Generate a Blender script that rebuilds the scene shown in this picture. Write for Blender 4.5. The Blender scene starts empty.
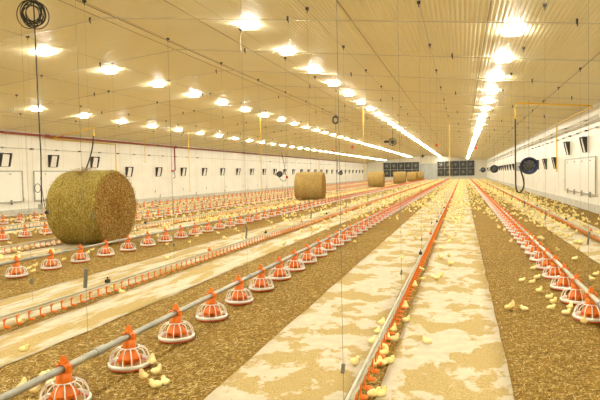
import bpy, math, random
import numpy as np
from math import sin, cos, pi, radians as R
from mathutils import Vector, Matrix
random.seed(7); rng = np.random.default_rng(11)
S = bpy.context.scene
COL = S.collection
UP = Vector((0, 0, 1))

# ------------------------------------------------------------------ view
H = 1.45
FL, YAW, PITCH, ROLL = 576.0, .276, .0432, .021
fw = Vector((-sin(YAW)*cos(PITCH), cos(YAW)*cos(PITCH), -sin(PITCH)))
rt = Vector((cos(YAW), sin(YAW), 0)); upv = rt.cross(fw)
cr = rt*cos(ROLL) - upv*sin(ROLL); cu = upv*cos(ROLL) + rt*sin(ROLL)
def proj(p):
    d = Vector(p) - Vector((0, 0, H)); z = d.dot(fw)
    if z < .2: return (-999, -999, z)
    return (300 + FL*d.dot(cr)/z, 200 - FL*d.dot(cu)/z, z)
def inframe(p, m=4):
    a = proj(p); return a[2] > .2 and -m < a[0] < 600+m and -m < a[1] < 400+m
def ground(q, Z=0.0):
    d = fw + cr*((q[0]-300)/FL) + cu*((200-q[1])/FL)
    t = (Z-H)/d.z; return d.x*t, d.y*t
XL, XR, Y0, Y1 = -18.0, 4.25, -5.0, 112.0
XC = -6.8
def roof(x): return 4.70 - .103*abs(x-XC)

# ------------------------------------------------------------------ materials
def mat(name, col, rough=.6, metal=0, spec=.5, emit=None, es=0):
    m = bpy.data.materials.new(name); m.use_nodes = True
    b = m.node_tree.nodes['Principled BSDF']
    b.inputs['Base Color'].default_value = (*col, 1); b.inputs['Roughness'].default_value = rough
    b.inputs['Metallic'].default_value = metal; b.inputs['Specular IOR Level'].default_value = spec
    if emit:
        b.inputs['Emission Color'].default_value = (*emit, 1); b.inputs['Emission Strength'].default_value = es
    return m
class NT:
    def __init__(s, m): s.t = m.node_tree; s.b = s.t.nodes['Principled BSDF']
    def n(s, ty, **k):
        x = s.t.nodes.new(ty)
        for a, v in k.items(): setattr(x, a, v)
        return x
    def l(s, a, b): s.t.links.new(a, b)
    def noise(s, scale, detail=3, vec=None, rough=.5):
        x = s.n('ShaderNodeTexNoise'); x.inputs['Scale'].default_value = scale
        x.inputs['Detail'].default_value = detail; x.inputs['Roughness'].default_value = rough
        if vec: s.l(vec, x.inputs['Vector'])
        return x.outputs['Fac']
    def mapping(s, sc=(1, 1, 1), rot=(0, 0, 0), kind='Object'):
        c = s.n('ShaderNodeTexCoord'); m = s.n('ShaderNodeMapping')
        m.inputs['Scale'].default_value = sc; m.inputs['Rotation'].default_value = rot
        s.l(c.outputs[kind], m.inputs['Vector']); return m.outputs['Vector']
    def ramp(s, fac, stops):
        r = s.n('ShaderNodeValToRGB'); e = r.color_ramp.elements
        while len(e) < len(stops): e.new(.5)
        for i, (p, c) in enumerate(stops): e[i].position = p; e[i].color = (*c, 1)
        s.l(fac, r.inputs['Fac']); return r.outputs['Color']
    def mix(s, f, a, b, ty='MIX'):
        x = s.n('ShaderNodeMix', data_type='RGBA', blend_type=ty)
        for i, v in ((0, f), (6, a), (7, b)):
            if isinstance(v, (int, float)): x.inputs[i].default_value = v
            elif isinstance(v, tuple): x.inputs[i].default_value = (*v, 1)
            else: s.l(v, x.inputs[i])
        return x.outputs[2]
    def math(s, op, a, b=None):
        x = s.n('ShaderNodeMath', operation=op)
        for i, v in ((0, a), (1, b)):
            if v is None: continue
            if isinstance(v, (int, float)): x.inputs[i].default_value = v
            else: s.l(v, x.inputs[i])
        return x.outputs[0]
    def bump(s, h, st=.3, d=.01):
        x = s.n('ShaderNodeBump'); x.inputs['Strength'].default_value = st; x.inputs['Distance'].default_value = d
        s.l(h, x.inputs['Height']); s.l(x.outputs['Normal'], s.b.inputs['Normal'])
    def col(s, c): s.l(c, s.b.inputs['Base Color'])

def vary(m, c1, c2, scale, bump=0, detail=3, sc=(1, 1, 1)):
    t = NT(m); f = t.noise(scale, detail, t.mapping(sc))
    t.col(t.ramp(f, [(.3, c1), (.7, c2)]))
    if bump: t.bump(f, bump, .01)
    return m

M = {}
# straw bedding
m = M['straw'] = mat('straw_bedding', (.4, .25, .08), .9, spec=.2); t = NT(m)
a = t.noise(1, 5, t.mapping((12, 70, 20), (0, 0, .5)), .7)
b = t.noise(1, 5, t.mapping((70, 12, 20), (0, 0, -.25)), .7)
mx = t.math('MAXIMUM', a, b)
big = t.noise(1.3, 4, t.mapping())
c = t.ramp(mx, [(.42, (.08, .042, .008)), (.53, (.29, .17, .027)), (.62, (.46, .29, .055)), (.72, (.78, .57, .19))])
t.col(t.mix(.55, c, t.ramp(big, [(.3, (.75, .68, .60)), (.7, (1.0, 1.0, 1.0))]), 'MULTIPLY'))
t.bump(mx, .9, .02)
m = M['strand'] = mat('straw_strand', (.6, .42, .16), .6, spec=.3); t = NT(m)
t.col(t.ramp(t.noise(37, 1, t.mapping()), [(.34, (.16, .08, .015)), (.52, (.52, .345, .07)), (.66, (.82, .66, .28))]))
# litter paper with spilled feed
def paper(name, sc, lo, hi):
    m = mat(name, (.8, .7, .5), .85, spec=.2); t = NT(m)
    v = t.mapping(sc)
    f = t.noise(1.0, 6, v, .62)
    g = t.noise(9, 4, t.mapping()); gg = t.noise(120, 2, t.mapping())
    mask = t.ramp(f, [(lo, (0, 0, 0)), (hi, (1, 1, 1))])
    feed = t.ramp(gg, [(.3, (.33, .225, .07)), (.7, (.60, .455, .20))])
    pap = t.ramp(g, [(.3, (.56, .485, .345)), (.7, (.66, .59, .44))])
    t.col(t.mix(mask, pap, feed)); 
    h = t.math('ADD', t.math('MULTIPLY', f, 3.0), gg); t.bump(h, .35, .012)
    return m
M['paper'] = paper('litter_paper_patchy', (2.3, 1.7, 1), .49, .525)
M['paper2'] = paper('litter_paper_streaky', (3.4, .8, 1), .47, .54)
# walls
m = M['wall'] = mat('white_wall_panel', (.86, .83, .72), .45); t = NT(m)
tc = t.n('ShaderNodeTexCoord'); sp = t.n('ShaderNodeSeparateXYZ'); t.l(tc.outputs['Object'], sp.inputs[0])
fr = t.math('FRACT', t.math('DIVIDE', sp.outputs['Y'], 1.15))
ln = t.math('LESS_THAN', fr, .014)
dirt = t.noise(.8, 5, t.mapping((1, 1, 3)))
cc = t.mix(t.math('MULTIPLY', ln, .6), t.ramp(dirt, [(.3, (.81, .79, .70)), (.7, (.88, .865, .79))]), (.5, .45, .33))
t.col(cc)
m = M['gable'] = mat('gable_panel', (.80, .76, .62), .5)
M['concrete'] = vary(mat('concrete_kerb', (.55, .54, .48), .8), (.50, .49, .42), (.66, .64, .55), 4, .2)
m = M['ceiling'] = mat('ribbed_ceiling_sheet', (.80, .70, .46), .46, spec=.3)
vary(m, (.79, .73, .48), (.84, .785, .53), .5)
M['galv'] = vary(mat('galvanised_pipe', (.42, .42, .38), .4, .6), (.33, .335, .30), (.50, .50, .45), 6)
M['galv2'] = vary(mat('dull_aluminium', (.62, .58, .48), .45, .4), (.40, .38, .29), (.55, .52, .40), 6)
M['whitepipe'] = mat('white_plastic_pipe', (.60, .56, .43), .4)
M['orange'] = mat('orange_plastic', (.82, .19, .010), .38)
M['redo'] = mat('red_orange_plastic', (.80, .11, .02), .4)
M['white'] = mat('white_plastic', (.86, .85, .80), .35)
M['feed'] = vary(mat('feed_crumb', (.5, .33, .12), .9), (.38, .22, .07), (.62, .42, .18), 90, .5)
M['black'] = mat('black_rubber', (.02, .02, .02), .5)
M['dark'] = mat('dark_steel', (.045, .045, .045), .35, .5)
M['bluish'] = mat('blued_steel', (.018, .025, .07), .3, .6)
M['wire'] = mat('steel_wire', (.28, .25, .18), .5, .5)
M['rod'] = mat('ceiling_rod_metal', (.62, .58, .46), .3, .5)
M['yellow'] = mat('yellow_gas_pipe', (.80, .52, .03), .45)
M['red'] = mat('red_brown_pipe', (.30, .055, .03), .45)
M['redp'] = mat('red_plastic', (.65, .06, .02), .4)
M['lamp'] = mat('lamp_diffuser', (1, 1, 1), .4, emit=(1, .975, .84), es=455)
M['lamph'] = mat('lamp_housing', (.8, .8, .78), .4)
M['tag'] = mat('dark_grey_adjuster', (.17, .17, .13), .5)
M['seam'] = mat('dark_seam_strip', (.34, .27, .15), .5)  # dark strips along the ridge and the ceiling sheet joints
M['door'] = vary(mat('grey_door_panel', (.50, .53, .52), .5), (.47, .50, .49), (.56, .58, .56), 2)
M['trench'] = M['straw']
# bale
def balemat(name, cols, sc, rot):
    m = mat(name, cols[1], .9, spec=.15); t = NT(m)
    a = t.noise(1, 6, t.mapping(sc, rot), .75); b = t.noise(3, 4, t.mapping())
    c = t.ramp(a, [(.36, cols[0]), (.52, cols[1]), (.66, cols[2])])
    t.col(t.mix(.6, c, t.ramp(b, [(.3, (.7, .66, .6)), (.7, (1, 1, 1))]), 'MULTIPLY')); t.bump(a, .9, .03)
    return m
M['bwrap'] = balemat('net_wrapped_straw', ((.17, .12, .02), (.36, .275, .055), (.66, .54, .19)), (45, 18, 18), (0, 0, .2))
M['bface'] = balemat('cut_straw_face', ((.12, .055, .01), (.35, .185, .04), (.64, .42, .13)), (22, 26, 26), (0, .3, 0))
M['bwrap2'] = balemat('net_wrapped_straw_tan', ((.26, .16, .05), (.50, .35, .12), (.66, .50, .22)), (45, 18, 18), (0, 0, .2))
# chick
m = M['chick'] = mat('yellow_down', (.86, .70, .26), .9, spec=.15); t = NT(m)
oi = t.n('ShaderNodeObjectInfo')
c1 = t.ramp(t.noise(60, 2, t.mapping()), [(.3, (.92, .72, .22)), (.7, (.96, .84, .42))])
t.col(t.mix(t.math('MULTIPLY', oi.outputs['Random'], .5), c1, (.96, .88, .55))); t.bump(t.noise(300, 2, t.mapping()), .3, .003)
m = M['chicks'] = mat('yellow_down_flock', (.86, .70, .26), .9, spec=.1); t = NT(m)
t.col(t.ramp(t.noise(2.3, 3, t.mapping()), [(.3, (.90, .72, .24)), (.7, (.96, .86, .46))]))
M['beak'] = mat('pinkish_beak', (.75, .38, .12), .5)
M['eye'] = mat('black_eye', (.01, .01, .01), .15)

# ------------------------------------------------------------------ mesh collector
class MB:
    def __init__(s): s.v = []; s.f = []; s.mi = []; s.sm = []
    def add(s, vs, fs, mi=0, smooth=False):
        o = len(s.v); s.v += [tuple(v) for v in vs]
        s.f += [tuple(i+o for i in f) for f in fs]; s.mi += [mi]*len(fs); s.sm += [smooth]*len(fs); return s
    def box(s, c, d, mi=0, rot=None):
        x, y, z = d[0]/2, d[1]/2, d[2]/2
        vs = [Vector((i*x, j*y, k*z)) for k in (-1, 1) for j in (-1, 1) for i in (-1, 1)]
        if rot is not None: vs = [rot @ v for v in vs]
        vs = [v + Vector(c) for v in vs]
        return s.add(vs, [(0, 2, 3, 1), (4, 5, 7, 6), (0, 1, 5, 4), (2, 6, 7, 3), (0, 4, 6, 2), (1, 3, 7, 5)], mi)
    def tube(s, pts, r, n=8, mi=0, cap=True, closed=False):
        pts = [Vector(p) for p in pts]; L = len(pts)
        rs = r if isinstance(r, (list, tuple)) else [r]*L
        rings = []; prev = None
        for i, p in enumerate(pts):
            if closed: d = pts[(i+1) % L]-pts[i-1]
            else: d = pts[min(i+1, L-1)]-pts[max(i-1, 0)]
            d = d.normalized() if d.length > 1e-9 else UP
            if prev is None:
                a = d.cross(UP if abs(d.z) < .9 else Vector((1, 0, 0))).normalized()
            else:
                a = prev - d*prev.dot(d)
                a = a.normalized() if a.length > 1e-6 else d.orthogonal().normalized()
            prev = a; b = d.cross(a)
            rings.append([p + (a*cos(2*pi*k/n)+b*sin(2*pi*k/n))*rs[i] for k in range(n)])
        vs = [v for rg in rings for v in rg]; fs = []
        for i in range(L if closed else L-1):
            j = (i+1) % L
            for k in range(n):
                k2 = (k+1) % n; fs.append((i*n+k, i*n+k2, j*n+k2, j*n+k))
        s.add(vs, fs, mi, n > 4)
        if cap and not closed: s.add(rings[0], [tuple(range(n))[::-1]], mi); s.add(rings[-1], [tuple(range(n))], mi)
        return s
    def lathe(s, prof, n=20, mi=0, c=(0, 0, 0), smooth=True, mat4=None):
        vs = []
        for (r, z) in prof:
            for k in range(n): vs.append(Vector((r*cos(2*pi*k/n), r*sin(2*pi*k/n), z)))
        if mat4 is not None: vs = [mat4 @ v for v in vs]
        vs = [v+Vector(c) for v in vs]; fs = []
        for i in range(len(prof)-1):
            for k in range(n):
                k2 = (k+1) % n; fs.append((i*n+k, i*n+k2, (i+1)*n+k2, (i+1)*n+k))
        return s.add(vs, fs, mi, smooth)
    def ell(s, c, r, n=10, m_=6, mi=0, rot=None):
        vs = []; fs = []
        for i in range(m_+1):
            th = pi*i/m_
            for k in range(n):
                v = Vector((r[0]*sin(th)*cos(2*pi*k/n), r[1]*sin(th)*sin(2*pi*k/n), r[2]*cos(th)))
                if rot is not None: v = rot @ v
                vs.append(v+Vector(c))
        for i in range(m_):
            for k in range(n):
                k2 = (k+1) % n; fs.append((i*n+k, (i+1)*n+k, (i+1)*n+k2, i*n+k2))
        return s.add(vs, fs, mi, True)
    def mesh(s, name, mats):
        me = bpy.data.meshes.new(name); me.from_pydata(s.v, [], s.f)
        for m in (mats if isinstance(mats, (list, tuple)) else [mats]): me.materials.append(m)
        me.polygons.foreach_set('material_index', s.mi); me.polygons.foreach_set('use_smooth', s.sm)
        me.update(); return me
    def obj(s, name, mats, parent=None): return link(name, s.mesh(name, mats), parent)
def link(name, me, parent=None, loc=None, rz=None):
    o = bpy.data.objects.new(name, me); COL.objects.link(o)
    if parent: o.parent = parent
    if loc is not None: o.location = loc
    if rz is not None: o.rotation_euler = (0, 0, rz)
    return o
def tag(o, label, cat, group=None):
    o['label'] = label; o['category'] = cat
    if group: o['group'] = group
    return o
def thing(name, label, cat, loc=(0, 0, 0), rz=0, group=None):
    o = link(name, None, None, loc, rz); o.empty_display_size = .1
    return tag(o, label, cat, group)
def struct(o, kind='structure'): o['kind'] = kind; return o
def dup(root, loc, rz=None):
    r = root.copy(); COL.objects.link(r); r.location = loc
    if rz is not None: r.rotation_euler = (0, 0, rz)
    for ch in list(root.children):
        c = ch.copy(); COL.objects.link(c); c.parent = r
        for g in list(ch.children):
            d = g.copy(); COL.objects.link(d); d.parent = c
    return r
ORD = 'first second third fourth fifth sixth seventh eighth ninth tenth eleventh twelfth thirteenth fourteenth fifteenth sixteenth seventeenth eighteenth nineteenth twentieth'.split()
ORD += ['twenty-'+w for w in ORD[:9]]

# ------------------------------------------------------------------ shell
def plane_grid(x0, x1, ys, z, jit=0, zj=0, edge=0, nx=1):
    mb = MB(); vs = []
    for i, y in enumerate(ys):
        e0 = edge*random.uniform(-1, 1); e1 = edge*random.uniform(-1, 1)
        for k in range(nx+1):
            f = k/nx; x = x0+(x1-x0)*f + (e0 if k == 0 else e1 if k == nx else 0)
            vs.append((x, y, z + zj*random.random()))
    fs = [(i*(nx+1)+k, i*(nx+1)+k+1, (i+1)*(nx+1)+k+1, (i+1)*(nx+1)+k) for i in range(len(ys)-1) for k in range(nx)]
    return mb.add(vs, fs, 0, True)
mb = MB(); mb.box(((XL+XR)/2, (Y0+Y1)/2, -.06), (XR-XL+.4, Y1-Y0+.4, .12)); struct(mb.obj('floor', M['straw']))
def wallbox(name, x): struct(MB().box((x, (Y0+Y1)/2, roof(XL)/2), (.12, Y1-Y0, roof(XL))).obj(name, M['wall']))
wallbox('wall_left', XL-.06); wallbox('wall_right', XR+.06)
def gable(name, y0, y1, m):
    pts = [(XL-.12, 0), (XR+.12, 0), (XR+.12, roof(XR)+.02), (XC, roof(XC)+.02), (XL-.12, roof(XL)+.02)]
    vs = [(x, y0, z) for x, z in pts]+[(x, y1, z) for x, z in pts]
    fs = [(0, 1, 2, 3, 4), (9, 8, 7, 6, 5)]+[(i, i+5, (i+1) % 5+5, (i+1) % 5) for i in range(5)]
    struct(MB().add(vs, fs).obj(name, m))
gable('wall_back', Y1, Y1+.12, M['gable']); gable('wall_front', Y0-.12, Y0, M['gable'])
# ribbed ceiling: the ribs run the length of the house
pitch = .075
def ribs(x0, x1):
    pts = []; x = x0
    while x < x1-1e-6:
        for f, dz in ((0, 0), (.30, 0), (.42, -.005), (.50, -.006), (.86, -.006), (.94, -.005)):
            xx = min(x+f*pitch, x1); pts.append((xx, roof(xx)+dz))
        x += pitch
    pts.append((x1, roof(x1))); return pts
pts = ribs(XL-.1, XC)[:-1]+ribs(XC, XR+.1)
vs = [(x, Y0, z) for x, z in pts]+[(x, Y1, z) for x, z in pts]; n = len(pts)
struct(MB().add(vs, [(i, i+n, i+n+1, i+1) for i in range(n-1)], 0, True).obj('ceiling', M['ceiling']))
struct(MB().box((XC, (Y0+Y1)/2, 5.0), (XR-XL+.6, Y1-Y0+.4, .1)).obj('roof_slab', M['gable']))
for nm, x in (('baseboard_left', XL+.03), ('baseboard_right', XR-.03)):
    struct(MB().box((x, (Y0+Y1)/2, .13), (.06, Y1-Y0, .26)).obj(nm, M['concrete']))
# ridge capping and sheet joints in the ceiling
k = 1
def joint(x, w, dz=.012, mt='seam'):
    global k
    struct(MB().box((x, (Y0+Y1)/2, roof(x)-dz), (w, Y1-Y0, .008)).obj('trim_%d' % k, M[mt])); k += 1
for x, w in ((XC-.14, .02), (XC+.14, .02), (-1.88, .016), (.42, .016), (-15.6, .016), (2.6, .016), (-4.9, .012)): joint(x, w)
mb = MB(); mb.add([(XC-.13, Y0, roof(XC-.13)-.012), (XC, Y0, roof(XC)-.016), (XC+.13, Y0, roof(XC+.13)-.012), (XC-.13, Y1, roof(XC-.13)-.012), (XC, Y1, roof(XC)-.016), (XC+.13, Y1, roof(XC+.13)-.012)], [(0, 3, 4, 1), (1, 4, 5, 2)])
struct(mb.obj('trim_ridge', M['ceiling']))
# eaves trim
for nm, x in (('trim_eaves_left', XL+.04), ('trim_eaves_right', XR-.04)):
    struct(MB().box((x, (Y0+Y1)/2, roof(x)-.035), (.08, Y1-Y0, .07)).obj(nm, M['wall']))
# end-wall doors
d = MB(); d.box((-6.25, Y1-.04, 1.55), (3.1, .08, 3.1))
do = struct(d.obj('door_1', M['door']))
g = MB()
for i in range(5): g.box((-7.8+.02+i*.765, Y1-.095, 1.55), (.06, .03, 3.1))
g.box((-6.25, Y1-.095, 3.08), (3.1, .03, .08)); g.obj('door_frame', M['galv2'], do)
MB().box((-6.2, Y1-.10, 1.1), (.2, .05, .06)).obj('door_handle', M['dark'], do)

# ------------------------------------------------------------------ floor: paper strips
ysn = [Y0+.3*i for i in range(int((45-Y0)/.3))]+[45+2*i for i in range(34)]
STR = [(-1.63, -.74, 'paper'), (-.545, .30, 'paper'), (-4.17, -3.45, 'paper2'), (-5.42, -4.36, 'paper2'), (1.98, 2.52, 'paper'),
       (2.66, 3.15, 'paper2'), (-8.62, -7.75, 'paper2'), (-9.9, -8.82, 'paper2'), (-12.8, -12.0, 'paper2'), (-14.0, -13.0, 'paper2'), (-16.9, -16.0, 'paper2')]
SL = ['left half of the patchy paper run under the central drinker line', 'right half of the patchy paper run under the central drinker line',
      'streaky paper strip between the front left feeder pipe and nearest left drinker line', 'streaky paper strip on the far side of the nearest left drinker line',
      'pale paper strip left of the drinker line at the right wall', 'narrow paper strip between the right drinker line and right wall',
      'paper strip just behind the feeder pipe that passes before the big bale', 'paper strip the big straw bale stands across, behind its drinker line', 'paper strip before the second drinker line from the left wall',
      'paper strip behind the second drinker line from the left wall', 'narrow paper strip closest to the left wall']
for (a, b, mm), lb in zip(STR, SL):
    o = plane_grid(a, b, ysn, .005, zj=.010, edge=.010, nx=6).obj('paper_strip', M[mm]); tag(o, lb, 'paper', 'strips of litter paper')
    sm = o.modifiers.new('t', 'SOLIDIFY'); sm.thickness = .003

# loose straw strands on the bedding near the view
def strands(n, sampler, Lr=(.02, .08), w=.0014, zmax=.02):
    P = sampler(n); n = len(P)
    ang = rng.uniform(0, pi, n); L = rng.uniform(*Lr, n)/2; tilt = rng.normal(0, .12, n)
    d = np.stack([np.cos(ang)*np.cos(tilt), np.sin(ang)*np.cos(tilt), np.sin(tilt)], 1)*L[:, None]
    s_ = np.stack([-np.sin(ang), np.cos(ang), np.zeros(n)], 1)*(w*rng.uniform(.7, 1.6, n))[:, None]
    V = np.stack([P-d-s_, P+d-s_, P+d+s_+[0, 0, .001], P-d+s_+[0, 0, .001]], 1).reshape(-1, 3)
    F = np.arange(4*n).reshape(-1, 4); return V, F
def npmesh(name, V, F, m):
    me = bpy.data.meshes.new(name); nf, k_ = F.shape
    me.vertices.add(len(V)); me.vertices.foreach_set('co', V.astype('f').ravel())
    me.loops.add(nf*k_); me.loops.foreach_set('vertex_index', F.astype('i').ravel())
    me.polygons.add(nf); me.polygons.foreach_set('loop_start', (np.arange(nf)*k_).astype('i'))
    me.update(calc_edges=True); me.validate(); me.materials.append(m); return me
def onpaper(x):
    for a, b, _ in STR:
        if a-.02 < x < b+.02: return True
    return False
def samp(n):
    out = []
    while len(out) < n:
        y = 2.6+12*random.random()**1.7; x = random.uniform(-8, 4)
        if onpaper(x) and random.random() > .01: continue
        if not inframe((x, y, 0)): continue
        out.append((x, y, .004+.016*random.random()))
    return np.array(out)
V, F = strands(42000, samp)
o = link('straw_bedding', npmesh('straw_bedding', V, F, M['strand'])); struct(o, 'stuff'); o['label'] = 'loose golden straw stalks scattered over the bedding'; o['category'] = 'straw'

# ------------------------------------------------------------------ feeder pans
def grill(n=14, w=.0042, seg=5, rings=True):
    mb = MB(); 
    for k_ in range(n):
        a = 2*pi*k_/n; pr = []
        for j in range(seg+1):
            t_ = j/seg; r = .072+.079*sin(t_*pi/2)**.9; z = .178-.120*(1-cos(t_*pi/2))**.95
            pr.append((r*cos(a), r*sin(a), z))
        mb.tube(pr, w, 4, cap=False)
    if rings:
        for r, z, q in ((.072, .180, .0058),):
            mb.tube([(r*cos(2*pi*i/24), r*sin(2*pi*i/24), z) for i in range(24)], q, 5, closed=True)
    return mb
HOP = [(.030, .245), (.046, .242), (.049, .195), (.050, .175), (.054, .150), (.062, .125), (.084, .100), (.086, .088), (.070, .084), (.062, .06), (.02, .055)]
def hopper(n=20):
    mb = MB(); mb.lathe(HOP, n)
    for k_ in range(0, 8 if n > 10 else 0):
        a = 2*pi*k_/8; mb.box((.080*cos(a), .080*sin(a), .077), (.024, .016, .035), 0, Matrix.Rotation(a, 3, 'Z'))
    return mb
def clamp():
    mb = MB()
    q = Matrix.Rotation(pi/2, 3, 'X')
    mb.lathe([(.034, -.028), (.039, -.028), (.039, .028), (.034, .028)], 14, mat4=q, c=(0, 0, .27), smooth=False)
    mb.box((0, 0, .311), (.04, .05, .02)); 
    mb.add([(-.022, -.012, .318), (.022, -.012, .318), (.022, .012, .318), (-.022, .012, .318), (-.009, -.008, .362), (.009, -.008, .362), (.009, .008, .362), (-.009, .008, .362)],
           [(0, 1, 5, 4), (1, 2, 6, 5), (2, 3, 7, 6), (3, 0, 4, 7), (4, 5, 6, 7)])
    for s_ in (-1, 1): mb.box((s_*.043, 0, .27), (.02, .03, .05))
    mb.box((0, 0, .242), (.072, .05, .02))
    return mb
RIMP = [(.146, .030), (.161, .032), (.163, .056), (.155, .064), (.146, .058), (.146, .030)]
me_f = dict(pan=MB().lathe([(.0, .012), (.11, .006), (.148, .012), (.159, .034), (.148, .036), (.137, .026), (.05, .03), (0, .05)], 28).mesh('pan', M['redo']),
            rim=MB().lathe(RIMP, 28).mesh('rim', M['white']), cage=grill().mesh('cage', M['white']),
            hopper=hopper().mesh('hopper', M['orange']), pipe_clamp=clamp().mesh('pipe_clamp', M['orange']),
            feed=MB().lathe([(.137, .03), (.1, .042), (0, .05)], 20).mesh('feed', M['feed']))
def lodfeeder(n, gn, sg):
    mb = MB(); mb.lathe([(.0, .006), (.157, .012), (.159, .034)], n, 2); mb.lathe([(.159, .03), (.163, .056), (.146, .060)], n, 1)
    mb.lathe([HOP[i] for i in (1, 3, 6, 8)], max(6, n//2), 0); mb.box((0, 0, .275), (.08, .06, .08), 0); mb.box((0, 0, .335), (.03, .03, .045), 0)
    g_ = grill(gn, .0045, sg, False); mb.add(g_.v, g_.f, 1)
    mb.lathe([(.085, .172), (.085, .183), (.07, .183)], max(6, n//2), 1)
    return mb
me_mid = lodfeeder(16, 10, 3).mesh('feeder_pan', [M['orange'], M['white'], M['redo']])
me_far_mb = lodfeeder(8, 6, 2)
FLN = {1.17: ('the right-hand feeder pipe', 5.25, 24), -2.47: ('the pipe from the lower left corner', 3.085, 24), -6.47: ('the pipe before the big bale', 7.12, 18),
       -10.82: ('the pipe behind the big bale', 11.50, 16), -15.0: ('the pipe nearest the left wall', 16.0, 12)}
cand = []
for X, (nm, ys, no) in FLN.items():
    ks = [(X, ys+.75*i, i) for i in range(int((110-ys)/.75))]
    ks = [q for q in ks if inframe((q[0], q[1], .15), 10)]
    for j, q in enumerate(ks): cand.append((math.hypot(q[0], q[1]), X, q[1], j))
cand.sort()
FEED = []; proto = None
for idx, (dist, X, Y, j) in enumerate(cand[:300]):
    nm, ys, no = FLN[X]; FEED.append((X, Y, j))
    lab = 'white-caged orange feeder, %s from the front on %s' % (ORD[j], nm) if j < no else 'tiny far orange feeder beyond the %s on %s' % (ORD[no-1], nm)
    grp = 'feeders on ' + nm
    rz = random.uniform(-.1, .1)
    if idx < 60:
        if proto is None:
            proto = thing('feeder_pan', lab, 'feeder', (X, Y, 0), rz, grp)
            po = link('pan', me_f['pan'], proto)
            for n_, me in me_f.items():
                if n_ != 'pan': link(n_, me, po if n_ in ('rim', 'feed') else proto)
            proto.scale = (1, 1, .91)
            o = proto
        else: o = dup(proto, (X, Y, 0), rz)
        tag(o, lab, 'feeder', grp)
    else:
        o = tag(link('feeder_pan', me_mid, None, (X, Y, 0), rz), lab, 'feeder', grp); o.scale = (1, 1, .91)
bv = np.array(me_far_mb.v)*[1, 1, .91]; mb = MB()
for dist, X, Y, j in cand[300:]:
    o_ = len(mb.v); mb.v += [tuple(v) for v in (bv+[X, Y, 0])]; mb.f += [tuple(i+o_ for i in f) for f in me_far_mb.f]; mb.mi += me_far_mb.mi; mb.sm += me_far_mb.sm
o = struct(mb.obj('feeder_pans', [M['orange'], M['white'], M['redo']]), 'stuff'); o['label'] = 'far rows of tiny orange feeders near the end wall'; o['category'] = 'feeders'
# feed pipes
FP = {1.17: 'beige-grey feeder pipe crossing the right edge, orange clamps along it', -2.47: 'thick grey feeder pipe running from the lower left corner to the far end',
      -6.47: 'grey feeder pipe passing directly in front of the big bale', -10.82: 'grey feeder pipe running behind the big bale', -15.0: 'grey feeder pipe nearest the left wall'}
for X, lb in FP.items():
    t_ = thing('feeder_pipe', lb, 'pipe', (X, 0, 0), 0, 'long feeder pipes')
    MB().tube([(0, y, .246) for y in (-4.5, 20, 50, 111)], .024, 12).obj('pipe', M['galv2' if X > 0 else 'galv'], t_)
    ys = FLN[X][1]
    for i in range(18):
        y = ys+.38+3*i-.75*0
        MB().tube([(0, y-.05, .246), (0, y+.05, .246)], .031, 12).obj('coupling', M['galv'], t_)

# ------------------------------------------------------------------ drinker lines
DL = {-.63: ('central drinker line with orange cups between two paper strips', 2.2), -4.25: ('drinker line of small orange cups crossing left of the front feeder pipe', 3.5),
      2.57: ('drinker line with orange cups along the right wall side', 8.5), -8.72: ('drinker line with orange cups running up to the big bale', 7.0),
      -12.9: ('drinker line between the two feeder pipes nearest the left wall', 11.5), -16.4: ('drinker line hugging the left wall', 15)}
def cup(n):
    mb = MB()
    mb.box((0, 0, .118), (.020, .026, .022)); mb.box((0, .016, .126), (.012, .030, .010))
    mb.tube([(0, 0, .110), (0, 0, .055)], .0075, 6 if n > 8 else 4)
    mb.lathe([(0, .032), (.022, .034), (.032, .050), (.028, .051), (.019, .040), (0, .040)], n, c=(.018, .016, 0))
    mb.box((.006, .004, .050), (.03, .012, .010), 0, Matrix.Rotation(.7, 3, 'Z'))
    return mb
me_cup = cup(12).mesh('drip_cup', M['orange']); cupf = cup(5); cv = np.array(cupf.v)
for X, (lb, ys) in DL.items():
    t_ = thing('drinker_line', lb, 'drinker', (X, 0, 0), 0, 'drinker lines')
    MB().tube([(-.02, y, .152) for y in (-4.5, 20, 50, 111)], .0135, 10).obj('support_rail', M['galv2'], t_)
    MB().box((-.008, 53, .124), (.018, 115, .018)).obj('water_pipe', M['whitepipe'], t_)
    if X != -.63: MB().tube([(-.02, y, .235) for y in (-4.5, 50, 111)], .0018, 4).obj('anti_perch_wire', M['wire'], t_)
    for i in range(100): link('drip_cup', me_cup, t_, (0, ys+.165*i, 0))
    mb = MB()
    for i in range(100, int((110-ys)/.165)):
        o_ = len(mb.v); mb.v += [tuple(v) for v in (cv+[0, ys+.165*i, 0])]; mb.f += [tuple(q+o_ for q in f) for f in cupf.f]; mb.mi += cupf.mi; mb.sm += cupf.sm
    struct(mb.obj('drip_cups', M['orange'], t_), 'stuff')
    for i in range(6):
        y = {-.63: 9.2, -4.25: 6.2}.get(X, ys+1.6)+3*i
        p = MB(); p.box((-.02, y, .182), (.045, .05, .04)); p.tube([(-.02, y, .20), (-.02, y, .235)], .008, 6); p.obj('wire_bracket', M['black'] if i % 2 == 0 else M['orange'], t_)
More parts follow.
